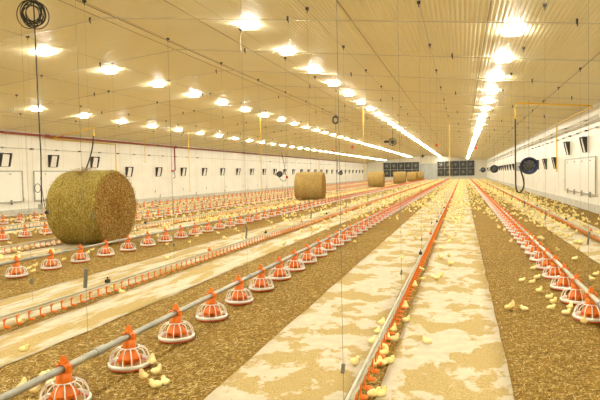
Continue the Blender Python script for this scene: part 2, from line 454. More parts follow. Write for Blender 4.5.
# ------------------------------------------------------------------ suspension wires
WL = [(-2.47, 3.34, 'the lower-left feeder pipe', .27), (1.17, 6.12, 'the right feeder pipe', .27), (-.62, 2.96, 'the central drinker line', .19), (-4.27, 4.9, 'the left drinker line', .19),
      (-6.47, 9.0, 'the pipe before the big bale', .27), (2.55, 11.2, 'the drinker line by the right wall', .19), (-8.74, 10.2, 'the drinker line at the big bale', .19),
      (-10.82, 13.1, 'the pipe behind the big bale', .27), (-12.9, 14.5, 'second drinker line from left wall', .19), (-15.0, 17, 'the pipe nearest the left wall', .27)]
for X, ys, nm, zb in WL:
    mb = MB().tube([(X, Y0+.1, roof(X)-.05), (X, Y1-.1, roof(X)-.05)], .003, 4); 
    tag(mb.obj('winch_cable', M['wire']), 'thin winch cable under the ceiling straight above '+nm, 'cable', 'lengthwise winch cables')
    for i in range(9):
        y = ys+3.03*i
        top = roof(X)-.04; zt = .78 if zb > .25 else .42
        t_ = thing('suspension_wire', 'hanging wire with adjuster, %s from the front over %s' % (ORD[i], nm), 'wire', (X, y, 0), 0, 'suspension wires')
        MB().tube([(0, 0, zb+.02), (0, 0, top)], .0015, 4).obj('wire', M['wire'], t_)
        MB().box((.0, 0, zt), (.016, .022, .13) if zb > .25 else (.018, .02, .05), 0, Matrix.Rotation(.12, 3, 'Y')).obj('adjuster', M['tag'], t_)
        mb = MB(); mb.box((0, 0, top), (.05, .05, .04)); mb.tube([(0, 0, top-.02), (0, 0, top-.07)], .008, 5); mb.obj('pulley', M['dark'], t_)

# ------------------------------------------------------------------ ceiling cross rods
for i in range(37):
    y = 1.0+3.05*i-.12
    if y > Y1-1: break
    lab = 'thin cross rod under the ceiling, %s from the front' % ORD[i-2] if 2 <= i < 14 else 'thin cross rod under the ceiling far down the house' if i >= 14 else 'thin cross rod under the ceiling above the viewer'
    t_ = thing('cross_rod', lab, 'rod', (0, y, 0), 0, 'ceiling cross rods')
    pts_ = [(x, 0, roof(x)-.075) for x in (XL+.05, -12, XC, -1, XR-.05)]
    MB().tube(pts_, .011, 6).obj('rod', M['rod'], t_)
    if i < 18:
        for x in ((-14.5, -11.35, -7.1, -3.0, 1.75) if i % 2 else (-13.2, -9.0, -5.0, -.2, 3.2)):
            mb = MB(); mb.box((x, 0, roof(x)-.045), (.03, .025, .09)); mb.box((x+.01, 0, roof(x)-.105), (.015, .015, .04)); mb.obj('clip', M['dark'], t_)

# ------------------------------------------------------------------ lamps
ROWS = [(-14.1, 14.2, 'far-left row'), (-9.28, 11.37-2.57, 'row left of the ridge'), (-3.99, 10.68-2.57, 'row right of the ridge'), (.87, 10.85-2.57, 'right-hand row')]
me_h = MB().box((0, 0, .032), (.26, .13, .045)); me_h.box((0, 0, .058), (.10, .10, .03)); me_h = me_h.mesh('housing', M['lamph'])
me_d = MB().add([(-.15, -.075, .010), (.15, -.075, .010), (.15, .075, .010), (-.15, .075, .010), (-.13, -.055, -.010), (.13, -.055, -.010), (.13, .055, -.010), (-.13, .055, -.010)],
              [(7, 6, 5, 4), (0, 4, 5, 1), (1, 5, 6, 2), (2, 6, 7, 3), (3, 7, 4, 0), (0, 1, 2, 3)])
me_d.f = [f[::-1] for f in me_d.f]; me_d = me_d.mesh('diffuser', M['lamp'])
lamp0 = None
for X, ys, nm in ROWS:
    while ys > Y0+2.5: ys -= 2.57
    j = 0
    for i in range(60):
        y = ys+2.57*i
        if y > Y1-1: break
        z = roof(X)-.075
        if lamp0 is None:
            o = lamp0 = thing('ceiling_lamp', '', 'lamp'); link('housing', me_h, o); link('diffuser', me_d, o)
            o.location = (X, y, z)
        else: o = dup(lamp0, (X, y, z))
        vis = inframe((X, y, z), 0)
        if vis:
            lab = 'glaring white ceiling lamp, %s from the front in the %s' % (ORD[j], nm) if j < 20 else 'tiny far ceiling lamp near the end wall in the '+nm
            j += 1
        else: lab = 'white ceiling lamp of the %s before the first one seen' % nm
        tag(o, lab, 'lamp', 'lamps of the '+nm)

# ------------------------------------------------------------------ wall air inlets, hatches, pipes
def inlet_meshes():
    fr = MB()
    for s_ in (-1, 1): fr.box((.015, s_*.29, 0), (.03, .03, .62))
    fr.box((.015, 0, -.30), (.03, .6, .03)); fr.box((.015, 0, .30), (.03, .6, .03)); fr.box((.006, 0, 0), (.012, .58, .6), 1)
    fl = MB().box((.10, 0, -.02), (.02, .38, .50), 0, Matrix.Rotation(.2, 3, 'Y'))
    ck = []
    for s_ in (-1, 1):
        c = MB(); yy = s_*.21
        prof = [(.02, .27), (.20, .28), (.17, .10), (.13, -.05), (.08, -.27), (.02, -.27)]
        vs = [(x, yy-s_*.0, z) for x, z in prof]+[(x, yy+s_*.075, z) for x, z in prof]; n_ = 6
        c.add(vs, [tuple(range(6)), tuple(range(11, 5, -1))]+[(i, i+6, (i+1) % 6+6, (i+1) % 6) for i in range(6)]); ck.append(c.mesh('side_cheek', M['black']))
    arm = MB().tube([(.10, -.07, .20), (.12, .02, .25), (.10, .10, .27)], .016, 6)
    return [('frame', fr.mesh('frame', [M['white'], M['black']])), ('flap', fl.mesh('flap', M['white'])), ('side_cheek', ck[0]), ('side_cheek', ck[1]), ('pull_arm', arm.mesh('pull_arm', M['redp']))]
IM = inlet_meshes(); inl = None
def place_inlet(x, y, z, rz, lab, grp):
    global inl
    if inl is None:
        inl = thing('air_inlet', lab, 'air inlet', (x, y, z), rz, grp); o = inl
        for n_, me in IM: q_ = link(n_, me, fl_ if n_ == 'pull_arm' else inl); fl_ = q_ if n_ == 'flap' else (fl_ if n_ != 'frame' else None)
    else: o = dup(inl, (x, y, z), rz)
    tag(o, lab, 'air inlet', grp)
    return o
ysL = [19.35, 22.23, 25.29]+[28.39+3.25*i for i in range(25)]
for j, y in enumerate(ysL):
    lab = 'small black-sided white air inlet, %s from the front on the left wall' % ORD[j] if j < 14 else 'tiny distant air inlet near the far end of the left wall'
    place_inlet(XL, y, 2.32 if j < 3 else 1.83, 0, lab, 'air inlets on the left wall')
ysR = [22.57, 25.96]+[29.39+3.28*i for i in range(24)]
for j, y in enumerate(ysR):
    lab = 'dark air inlet, %s from the front on the right wall' % ORD[j] if j < 9 else 'tiny distant air inlet near the far end of the right wall'
    place_inlet(XR, y, 2.32 if j < 2 else 1.76, pi, lab, 'air inlets on the right wall')
def hatch(x, sgn, ya, yb, lab):
    t_ = thing('wall_hatch', lab, 'hatch', (x, 0, 0), 0, 'large wall hatches')
    ym, w, za, zb = (ya+yb)/2, yb-ya, .58, 1.86
    MB().box((sgn*.02, ym, (za+zb)/2), (.04, w, zb-za)).obj('panel', M['white'], t_)
    f = MB(); 
    for zz in (za, zb): f.box((sgn*.05, ym, zz), (.03, w, .045))
    for yy in (ya, yb): f.box((sgn*.05, yy, (za+zb)/2), (.03, .045, zb-za))
    f.obj('frame', M['galv'], t_)
    for q in range(4):
        yy = ya+w*(q+.5)/4
        MB().box((sgn*.07, yy, za-.01), (.05, .06, .20)).obj('bracket', M['galv'], t_)
        MB().box((sgn*.07, yy, zb-.12), (.03, .05, .05)).obj('pulley', M['galv'], t_)
hatch(XR, -1, 20.9, 26.75, 'large white hatch with thin grey frame low on the right wall')
hatch(XL, 1, 14.9, 20.3, 'white hatch with grey frame on the left wall, cut by the frame edge')
hatch(XL, 1, 21.0, 26.5, 'white wall hatch with grey frame partly behind the big straw bale')
# inlet pull cords with small pulleys
for x, sgn, z, nm in ((XL, 1, 2.82, 'left'), (XR, -1, 2.80, 'right')):
    t_ = thing('pull_cord', 'thin inlet pull cord with small dark pulleys high on the %s wall' % nm, 'cord', (x, 0, 0))
    MB().tube([(sgn*.06, 10, z), (sgn*.06, 110, z)], .007, 4).obj('cord', M['wire'], t_)
    ref = 19.3 if sgn > 0 else 20.7
    for i in range(26):
        y = ref+1.62*i*(1 if i < 12 else 1.6)
        MB().box((sgn*.06, y, z), (.10, .12, .055)).obj('pulley', M['dark' if i % 2 else 'galv'], t_)
# red pipe left
t_ = thing('sprinkler_pipe', 'long dark red pipe along the top of the left wall', 'pipe', (XL, 0, 0))
MB().tube([(.16, Y0+.2, 3.43), (.16, Y1-.3, 3.43)], .05, 8).obj('pipe', M['red'], t_)
for i in range(8):
    y = 21.8+12*i; MB().tube([(.16, y-.12, 3.43), (.16, y+.12, 3.43)], .075, 8).obj('coupling', M['red'], t_)
for k_, (y, lab) in enumerate(((33.6, 'dark red drop pipe with elbow down the left wall beyond the big bale'), (84, 'dark red drop pipe on the left wall above the second bale'))):
    t_ = thing('drop_pipe', lab, 'pipe', (XL, y, 0), 0, 'red drop pipes')
    MB().tube([(.16, 0, 3.38), (.16, 0, 1.95), (.16, -.05, 1.9), (.16, -.35, 1.9)], .045, 8).obj('pipe', M['red'], t_)
    MB().tube([(.16, -.30, 1.84), (.16, -.10, 1.80), (.16, -.02, 1.5), (.16, -.12, 1.42), (.16, -.25, 1.45)], .022, 6).obj('hose', M['dark'], t_)
    MB().box((.16, -.36, 1.9), (.1, .12, .1)).obj('valve', M['redp'], t_)
# pipes on the right wall
for z, lab, r_ in ((3.17, 'upper of two thin beige pipes high on the right wall', .022), (3.03, 'lower of two thin beige pipes high on the right wall', .028)):
    t_ = thing('wall_pipe', lab, 'pipe', (XR, 0, 0), 0, 'beige pipes on the right wall')
    MB().tube([(-.12, Y0+.2, z), (-.12, Y1-.3, z)], r_, 8).obj('pipe', M['rod'] if z > 3.1 else M['galv2'], t_)
    for i in range(20): MB().box((-.07, 18.3+4.1*i, z), (.12, .04, .07)).obj('bracket', M['galv'], t_)
# yellow gas pipes
def gaspipe(pts_, lab, r_=.026):
    t_ = thing('gas_pipe', lab, 'pipe', (0, 0, 0), 0, 'yellow gas pipes')
    MB().tube(pts_, r_, 8).obj('pipe', M['yellow'], t_)
    a, b = pts_[-1], pts_[-2]; d_ = (Vector(a)-Vector(b)).normalized()
    MB().tube([Vector(a)-d_*.08, Vector(a)+d_*.02], r_*1.5, 8).obj('fitting', M['yellow'], t_); return t_
gaspipe([(XR-.22, 27.8, 1.35), (XR-.22, 27.8, 3.40), (XR-.22, 27.6, 3.44), (XR-.22, 20.5, 3.44), (XR-.3, 20.42, 3.48), (1.70, 20.42, roof(1.7)-.14), (1.69, 20.42, roof(1.7)-.2), (1.69, 20.42, 3.18)],
        'yellow gas pipe stepping from the right wall across to the black heater hose')
gp = gaspipe([(XL+.12, 27.1, 1.82), (XL+.12, 27.1, 3.3), (XL+.12, 22.0, 3.33), (-15.3, 21.6, roof(-15.3)-.15), (-15.3, 21.6, 3.35)], 'yellow gas pipe above the big bale, bent across the left wall top')
for x, y, zz, lab in ((-.58, 27.4, 1.1, 'yellow vertical gas drop pipe hanging over the central drinker line'), (-4.35, 26.2, 1.0, 'yellow vertical gas drop pipe beside the third straw bale'),
                      (-9.5, 26.7, .75, 'yellow vertical gas drop pipe left of the second straw bale'), (-13.98, 27.9, .7, 'yellow vertical gas drop pipe before the left wall, right of the red drop pipe')):
    gaspipe([(x, y, roof(x)-.02), (x, y, zz)], lab, .017)
gaspipe([(-16.6, 27.9, roof(-16.6)-.02), (-16.6, 27.9, 2.3)], 'short yellow gas drop pipe above the fourth left wall inlet', .012)
gaspipe([(-16.4, 53, roof(-16.4)-.02), (-16.4, 53, 2.3)], 'thin yellow gas drop pipe beside the first left heater', .02)
gaspipe([(XL+.12, 72.5, 3.3), (XL+.12, 72.5, 1.6)], 'thin yellow gas pipe on the left wall behind the second bale', .03)

# heaters
def heater(x, y, z, rz, lab, hose_top=None, big=True):
    t_ = thing('gas_heater', lab, 'heater', (x, y, z), rz, 'hanging gas heaters')
    q = Matrix.Rotation(pi/2, 3, 'X')
    MB().lathe([(.27, -.25), (.29, -.24), (.285, .24), (.265, .25), (.25, .24), (.25, -.20)], 28, mat4=q).obj('drum', M['dark'], t_); dr = t_.children[-1]
    MB().lathe([(.25, .235), (.235, .245), (.20, .20), (.17, .21)], 28, mat4=q).obj('burner_ring', M['bluish'], t_)
    g_ = MB()
    for i in range(5):
        r_ = .03+.035*i; g_.tube([(r_*cos(a*pi/12), -.21, r_*sin(a*pi/12)) for a in range(24)], .004, 4, closed=True)
    for i in range(8):
        a = i*pi/4; g_.tube([(.02*cos(a), -.21, .02*sin(a)), (.19*cos(a), -.21, .19*sin(a))], .004, 4)
    g_.obj('fan_guard', M['galv'], dr)
    MB().lathe([(0, .12), (.17, .12), (.17, -.2)], 20, mat4=q).obj('burner_core', M['black'], t_)
    MB().box((-.36, .05, -.02), (.14, .3, .3)).obj('control_box', M['galv'], t_)
    for s_ in (-.18, .18): MB().tube([(0, s_, .28), (0, s_*.4, roof(x)-z-.02)], .004, 4).obj('hanging_chain', M['wire'], t_)
    return t_
heater(2.12, 20.5, 1.60, -.08, 'round black gas heater with blue rim hanging near the right wall')
heater(-16.67, 52, 1.58, .3, 'round black heater hanging before the left wall, left of the second bale')
heater(-16.2, 78, 1.62, .3, 'tiny round black heater hanging right of the second bale')
heater(2.2, 44, 1.60, -.08, 'small distant black heater, second along the right wall')
heater(2.2, 68, 1.60, -.08, 'tiny distant black heater, third along the right wall')
def hose(pts_, lab, r_, m_='black', name='gas_hose', cat='hose'):
    # smooth the polyline
    P = [Vector(p) for p in pts_]
    for _ in range(3):
        Q = [P[0]]
        for a, b in zip(P, P[1:]): Q += [a*.75+b*.25, a*.25+b*.75]
        P = Q+[P[-1]]
    return tag(MB().tube(P, r_, 8).obj(name, M[m_]), lab, cat)
hose([(1.69, 20.42, 3.18), (1.69, 20.42, 1.3), (1.70, 20.4, .75), (1.86, 20.4, .70), (1.98, 20.4, 1.0), (1.84, 20.4, 1.5), (1.80, 20.45, 1.6)], 'black hose looping down from the yellow pipe to the round heater', .026)
hose([(-15.3, 21.6, 3.33), (-15.36, 21.5, 2.6), (-15.6, 21.4, 1.9), (-15.7, 21.3, 1.6)], 'thick black hose dropping behind the top of the big bale', .03)
hose([(-16.67, 51.8, 1.3), (-16.4, 51.7, .95), (-16.0, 51.7, .9), (-15.9, 51.7, 1.4), (-16.4, 51.9, 3.6)], 'thin black hose hanging under the left heater', .022)
# cable coil top left
cx, cy = ground((35, 330)); 
ax, ay = -7.0, 8.3
t_ = thing('cable_coil', 'hank of black cable hanging from the ceiling in the upper left corner', 'cable', (ax, ay, 4.28))
for i in range(13):
    r_ = random.uniform(.12, .22); tilt = Matrix.Rotation(random.uniform(-.7, .7), 3, 'Z') @ Matrix.Rotation(random.uniform(-.3, .3), 3, 'Y') @ Matrix.Rotation(YAW, 3, 'Z'); off = Vector((random.uniform(-.05, .05), random.uniform(-.04, .04), random.uniform(-.05, .04)))
    MB().tube([tilt @ Vector((r_*cos(a*pi/14), 0, 1.15*r_*sin(a*pi/14)))+off for a in range(28)], .008, 6, closed=True).obj('loop', M['black'], t_)
MB().tube([(0, 0, .2), (0, 0, roof(ax)-4.28)], .008, 6).obj('hanger', M['black'], t_)
t_ = thing('hanging_cable', 'thick black cable dropping beside the big bale, small loop near its end', 'cable', (ax+.02, ay+.02, 0))
MB().tube([(0, 0, roof(ax)-.01), (0, .02, 2.5), (.01, .02, 1.9), (0, 0, 1.05)], .011, 6).obj('cable', M['black'], t_)
MB().tube([(-.05+.06*cos(a*pi/10), -.02, 1.32+.075*sin(a*pi/10)) for a in range(20)], .005, 5, closed=True).obj('loop', M['black'], t_)
MB().tube([(.0, 0, 1.5), (.03, 0, 1.2), (.07, 0, .96)], .005, 5).obj('thin_lead', M['black'], t_)
MB().box((-.02, 0, 1.0), (.07, .04, .09)).obj('sensor_box', M['galv'], t_)
MB().lathe([(0, -.02), (.03, -.02), (.03, .02), (.015, .022), (0, .022)], 14, mat4=Matrix.Rotation(pi/2, 3, 'X'), c=(.10, 0, .90)).obj('sensor_puck', M['dark'], t_)
# ridge coil, hanging sensors
dd0 = fw+cr*((335.5-300)/FL)+cu*((200-120)/FL); RP = Vector((0, 0, H))+dd0*(17.5/dd0.y)
t_ = thing('cable_ring', 'small dark ring of coiled cable hanging below the ridge', 'cable', RP)
for r_ in (.085, .10, .07): MB().tube([(r_*cos(a*pi/10), random.uniform(-.02, .02), r_*1.2*sin(a*pi/10)) for a in range(20)], .012, 6, closed=True).obj('loop', M['black'], t_)
MB().tube([(0, 0, .1), (0, 0, roof(RP.x)-RP.z)], .004, 5).obj('cord', M['wire'], t_)
MB().tube([(0, 0, -.1), (0, 0, -2.6)], .005, 5).obj('drop_cable', M['dark'], t_)
def at(px, py, Y):
    d_ = fw+cr*((px-300)/FL)+cu*((200-py)/FL); s_ = Y/d_.y; return Vector((d_.x*s_, Y, H+d_.z*s_))
def sensor(px, py, Y, lab, m_='redp'):
    p = at(px, py, Y); t_ = thing('hanging_sensor', lab, 'sensor', p, 0, 'small hanging sensors')
    s_ = Y*.0014
    MB().lathe([(0, -2*s_), (s_*1.2, -1.6*s_), (s_*1.9, .3*s_), (s_*1.0, 1.4*s_), (0, 1.6*s_)], 10).obj('body', M[m_], t_)
    MB().tube([(0, 0, s_), (0, 0, roof(p.x)-p.z)], .004, 4).obj('cord', M['wire'], t_)
sensor(352, 147, 40, 'tiny red sensor hanging below the second lamp row, left of the yellow drop pipes')
sensor(436.5, 145, 40, 'tiny red sensor hanging beside the central yellow drop pipe')
sensor(476, 147.5, 40, 'tiny orange sensor hanging under the right-hand lamp row')
sensor(332, 151, 40, 'tiny red sensor above the second straw bale')
sensor(422.5, 156, 50, 'tiny dark sensor hanging before the end wall', 'dark')
sensor(287, 177, 50, 'small red sensor on a cord before the left wall, beside the left heater')
p = at(392.5, 142, 40)
t_ = thing('circulation_fan', 'small dark circulation fan hanging below the ceiling above the third bale', 'fan', p)
MB().lathe([(.24, -.12), (.27, -.12), (.27, .12), (.24, .12), (.24, -.12)], 18, mat4=Matrix.Rotation(pi/2, 3, 'X')).obj('housing', M['dark'], t_)
for i in range(4): MB().box((0, 0, 0), (.44, .01, .07), 0, Matrix.Rotation(i*pi/4, 3, 'Y') @ Matrix.Rotation(.4, 3, 'X')).obj('blade', M['dark'], t_)
MB().tube([(0, 0, .26), (0, 0, roof(p.x)-p.z)], .01, 5).obj('hanger', M['dark'], t_)
MB().box((-.42, 0, .03), (.3, .2, .16)).obj('motor_box', M['dark'], t_)

# ------------------------------------------------------------------ end wall extractor fans
def exhaust(x, z, w, h, lab, grp):
    t_ = thing('exhaust_fan', lab, 'fan', (x, Y1-.02, z), 0, grp)
    f = MB()
    for s_ in (-1, 1): f.box((s_*(w/2-.03), -.10, 0), (.06, .2, h)); f.box((0, -.10, s_*(h/2-.03)), (w, .2, .06))
    f.obj('frame', M['tag'], t_)
    MB().box((0, -.01, 0), (w-.06, .02, h-.06)).obj('back_plate', M['dark'], t_)
    q = Matrix.Rotation(pi/2, 3, 'X'); r_ = min(w, h)/2-.10
    MB().lathe([(r_, .02), (r_+.03, .02), (r_+.03, .16), (r_, .16)], 20, mat4=q).obj('shroud', M['bluish'], t_)
    b_ = MB()
    for i in range(6):
        a = i*pi/3+.3
        b_.box((cos(a)*r_*.5, -.10, sin(a)*r_*.5), (r_*.85, .02, .20), 0, Matrix.Rotation(-a, 3, 'Y') @ Matrix.Rotation(.5, 3, 'X'))
    bo = b_.obj('blades', M['tag'], t_)
    MB().lathe([(0, .2), (.12, .19), (.12, .05)], 12, mat4=q).obj('hub', M['galv'], bo)
for bank, (xa, xb, nm) in enumerate(((-14.8, -7.95, 'left'), (-4.6, 2.1, 'right'))):
    w = (xb-xa)/5
    for i in range(5):
        for r_, zz in ((0, 1.40), (1, 2.80)):
            exhaust(xa+w*(i+.5), zz, w-.04, 1.36, 'dark end-wall fan in the %s bank, %s row, %s from the left' % (nm, ('lower', 'upper')[r_], ORD[i]), 'end wall fans, %s bank' % nm)

# ------------------------------------------------------------------ straw bales
def bale(x, y, rz, r, L, lab, wrap='bwrap', fuzz=0, dist=False):
    t_ = thing('straw_bale', lab, 'straw bale', (x, y, 0), rz, 'round straw bales')
    n_, m_ = (72, 16) if not dist else (36, 8)
    mb = MB(); vs = []; rr = random.Random(int(y*10))
    ph = [rr.uniform(0, 6) for _ in range(6)]
    def rad(a, u):
        e = abs(u)/(L/2); b = r*(1-.055*max(0, (e-.82)/.18)**2)
        b *= 1+.006*sin(3*a+ph[0])+.005*sin(7*a+ph[1]+u*4)+.004*sin(13*a+ph[2]-u*7)+.004*sin(u*19+ph[3])
        return b+rr.uniform(-.004, .004)
    for i in range(m_+1):
        u = -L/2+L*i/m_
        for k_ in range(n_):
            a = 2*pi*k_/n_; q = rad(a, u); yy = q*sin(a); zz = q*cos(a)*.985
            zz = max(zz, -r*.955)
            vs.append((u, yy, zz+r*.955))
    fs = [(i*n_+k_, i*n_+(k_+1) % n_, (i+1)*n_+(k_+1) % n_, (i+1)*n_+k_) for i in range(m_) for k_ in range(n_)]
    mb.add(vs, fs, 0, True); mb.obj('net_wrap', M[wrap], t_)
    for s_, base in ((-1, 0), (1, m_*n_)):
        f = MB(); ring = vs[base:base+n_]; cz = r*.955; K = 10; V = []
        for j in range(K+1):
            q = 1-j/K
            for k_ in range(n_):
                p_ = ring[k_]; bul = .045*(1-q*q)+rr.uniform(-.008, .008)*(1 if 0 < j else 0)+.012*sin(q*28+ph[4]+k_*.03)
                V.append((p_[0]+s_*bul*(0 if j == 0 else 1), p_[1]*q, cz+(p_[2]-cz)*q))
        F_ = [(j*n_+k_, j*n_+(k_+1) % n_, (j+1)*n_+(k_+1) % n_, (j+1)*n_+k_) for j in range(K) for k_ in range(n_)]
        f.add(V, F_, 0, True).obj('end_face', M['bface'], t_)
    if fuzz:
        def sp_(n__):
            out = []
            for _ in range(n__):
                if rr.random() < .45:
                    u = L/2+.03+rr.uniform(0, .012); q = math.sqrt(rr.random())*r*.97; a = rr.uniform(0, 2*pi)
                    out.append((u, q*sin(a), q*cos(a)+r*.955))
                else:
                    u = rr.uniform(-L/2, L/2); a = rr.uniform(-2.6, 2.6); q = r*1.006
                    out.append((u, q*sin(a), q*cos(a)*.985+r*.955))
            return np.array(out)
        P = sp_(fuzz); n__ = len(P)
        c_ = np.array([0, 0, r*.955]); Nn = P-c_; face = P[:, 0] > L/2
        Nn[:, 0] = 0; Nn /= np.linalg.norm(Nn, axis=1)[:, None]; Nn[face] = [1, 0, 0]
        tdir = rng.normal(0, 1, (n__, 3)); tdir -= (tdir*Nn).sum(1)[:, None]*Nn; tdir /= np.linalg.norm(tdir, axis=1)[:, None]
        dd = tdir+Nn*rng.normal(0, .12, n__)[:, None]; dd *= rng.uniform(.015, .045, n__)[:, None]
        ss = np.cross(tdir, Nn)*.0016; P = P+Nn*.002
        V = np.stack([P-dd-ss, P+dd-ss, P+dd+ss, P-dd+ss], 1).reshape(-1, 3)
        struct(link('loose_stalks', npmesh('loose_stalks', V, np.arange(4*n__).reshape(-1, 4), M['strand']), t_), 'stuff')
    return t_
b1 = bale(-8.06, 11.25, .0, .85, 1.22, 'biggest round straw bale at the left, olive wrap and brown cut face', 'bwrap', 7000)
# torn tuft on its top
def tuft(n_, c_, sx, sy):
    P = np.stack([rng.normal(c_[0], sx, n_), rng.normal(c_[1], sy, n_), np.zeros(n_)], 1)
    P[:, 2] = c_[2]-((P[:, 1]-0)**2)/1.6+rng.uniform(-.01, .03, n_); ang = rng.uniform(0, pi, n_); L = rng.uniform(.02, .06, n_)
    d_ = np.stack([np.cos(ang), np.sin(ang), rng.normal(0, .5, n_)], 1)*L[:, None]; s_ = np.stack([-np.sin(ang), np.cos(ang), np.zeros(n_)], 1)*.002
    V = np.stack([P-d_-s_, P+d_-s_, P+d_+s_, P-d_+s_], 1).reshape(-1, 3); return V
V = tuft(420, (-.05, -.25, 1.70), .13, .14)
mt_ = mat('torn_straw', (.36, .18, .05), .8); vary(mt_, (.20, .09, .02), (.48, .29, .09), 30)
o = struct(link('torn_tuft', npmesh('torn_tuft', V, np.arange(len(V)).reshape(-1, 4), mt_), b1), 'stuff')
bale(-8.32, 31.6, .07, .83, 1.55, 'second straw bale from the front, tan, before the left wall', 'bwrap2', 0)
bale(-8.45, 58.5, .05, .85, 1.55, 'third straw bale from the front, left of a yellow drop pipe', 'bwrap2', 0, True)
bale(-7.85, 75.5, .03, .85, 1.55, 'fourth straw bale from the front, before the end wall fans', 'bwrap2', 0, True)
bale(-7.75, 93.5, -.1, .83, 1.5, 'fifth straw bale from the front, small and far', 'bwrap2', 0, True)
bale(-7.55, 106, .05, .85, 1.5, 'farthest straw bale, beside the grey end door', 'bwrap2', 0, True)

# ------------------------------------------------------------------ chicks
def body_mesh(pose, n=12, lod=0):
    # spine: (x forward, z up, half width, half height)
    if pose == 'standing': sp_ = [(-.044, .060, .003, .003), (-.037, .056, .014, .013), (-.022, .050, .027, .025), (-.002, .047, .033, .030), (.016, .052, .031, .029), (.026, .064, .024, .024), (.031, .077, .0185, .0185), (.034, .088, .0180, .0175), (.040, .097, .0125, .011), (.043, .101, .003, .003)]; lz = .028
    elif pose == 'upright': sp_ = [(-.036, .042, .003, .003), (-.031, .045, .015, .014), (-.019, .050, .028, .025), (-.002, .054, .033, .031), (.008, .065, .029, .028), (.013, .079, .022, .022), (.016, .091, .0185, .0185), (.018, .102, .0175, .017), (.022, .111, .012, .010), (.024, .115, .003, .003)]; lz = .030
    elif pose == 'pecking': sp_ = [(-.046, .070, .003, .003), (-.038, .064, .015, .014), (-.022, .056, .028, .026), (-.002, .049, .033, .030), (.016, .045, .030, .028), (.029, .040, .022, .022), (.039, .034, .0180, .018), (.047, .028, .0170, .0165), (.054, .023, .011, .010), (.058, .020, .003, .003)]; lz = .028
    else: sp_ = [(-.048, .036, .003, .003), (-.040, .031, .018, .015), (-.022, .029, .032, .026), (-.002, .029, .036, .029), (.016, .031, .033, .029), (.027, .039, .024, .024), (.032, .050, .0185, .0185), (.036, .060, .0175, .017), (.043, .067, .012, .0105), (.046, .070, .003, .003)]; lz = 0
    vs = []; L = len(sp_)
    for i, (x, z, a, b) in enumerate(sp_):
        x2, z2 = sp_[min(i+1, L-1)][:2]; x1, z1 = sp_[max(i-1, 0)][:2]; d_ = Vector((x2-x1, 0, z2-z1)).normalized(); nn = Vector((-d_.z, 0, d_.x))
        for k_ in range(n):
            an = 2*pi*k_/n; vs.append(Vector((x, 0, z))+nn*(b*cos(an))+Vector((0, 1, 0))*(a*sin(an)))
    fs = [(i*n+k_, i*n+(k_+1) % n, (i+1)*n+(k_+1) % n, (i+1)*n+k_) for i in range(L-1) for k_ in range(n)]
    fs.append(tuple(range(n))[::-1]); fs.append(tuple((L-1)*n+k_ for k_ in range(n)))
    mb = MB().add(vs, fs, 0, True)
    hx, hz = sp_[7][:2]
    return mb, hx, hz, lz
def parts(pose):
    mb, hx, hz, lz = body_mesh(pose)
    out = {'body': mb.mesh('chick', M['chick'])}
    dn = -.7 if pose == 'pecking' else -.15
    bk = MB(); d_ = Vector((cos(dn), 0, sin(dn))); p0 = Vector((hx, 0, hz))+d_*.014
    bk.tube([p0, p0+d_*.006, p0+d_*.014], [.005, .0038, .0006], 6); out['beak'] = bk.mesh('beak', M['beak'])
    out['eyes'] = [MB().ell((hx+.005, s_*.0155, hz+.003), (.0025, .0022, .0025), 6, 4).mesh('eye', M['eye']) for s_ in (-1, 1)]
    wz = .052 if pose != 'sitting' else .030
    out['wings'] = [MB().ell((-.008, s_*(.030 if pose != 'sitting' else .033), wz), (.024, .006, .014), 10, 6, rot=Matrix.Rotation(.25, 3, 'Y')).mesh('wing', M['chick']) for s_ in (-1, 1)]
    out['legs'] = []
    for s_ in (-1, 1):
        lg = MB()
        if lz:
            lg.tube([(-.002, s_*.012, lz+.004), (.002, s_*.012, .004)], [.004, .0022], 6)
            fo = Vector((.002, s_*.012, .003))
        else: fo = Vector((.022, s_*.014, .003))
        for a in (-.5, 0, .5, pi): lg.tube([fo, fo+Vector((cos(a), sin(a), 0))*(.016 if a < 2 else .008)], [.002, .001], 5)
        out['legs'].append(lg.mesh('leg', M['beak']))
    return out
POSES = ['standing', 'upright', 'pecking', 'sitting']
PM = {p_: parts(p_) for p_ in POSES}
def lodchick(p_, n):
    mb, hx, hz, lz = body_mesh(p_, n)
    mb.tube([(hx+.008, 0, hz), (hx+.022, 0, hz-.003)], [.005, .001], 4, 1)
    for s_ in (-1, 1):
        if lz: mb.tube([(0, s_*.012, lz+.004), (0, s_*.012, 0)], .0028, 4, 1)
    return mb
LM = {p_: lodchick(p_, 8).mesh('chick', [M['chick'], M['beak']]) for p_ in POSES}
PROTO = {}
def chick(x, y, pose, rz, lab, grp=None, full=True, sc=1.0, z=0):
    if not full:
        o = link('chick', LM[pose], None, (x, y, z), rz)
    elif pose in PROTO:
        o = dup(PROTO[pose], (x, y, z), rz)
    else:
        P_ = PM[pose]; o = link('chick', P_['body'], None, (x, y, z), rz); PROTO[pose] = o
        link('beak', P_['beak'], o)
        for q in P_['eyes']: link('eye', q, o)
        for q in P_['wings']: link('wing', q, o)
        for q in P_['legs']: link('leg', q, o)
    o.scale = (sc,)*3
    return tag(o, lab, 'chick', grp)
CH = []
U, ST, PK, SI = 'upright', 'standing', 'pecking', 'sitting'
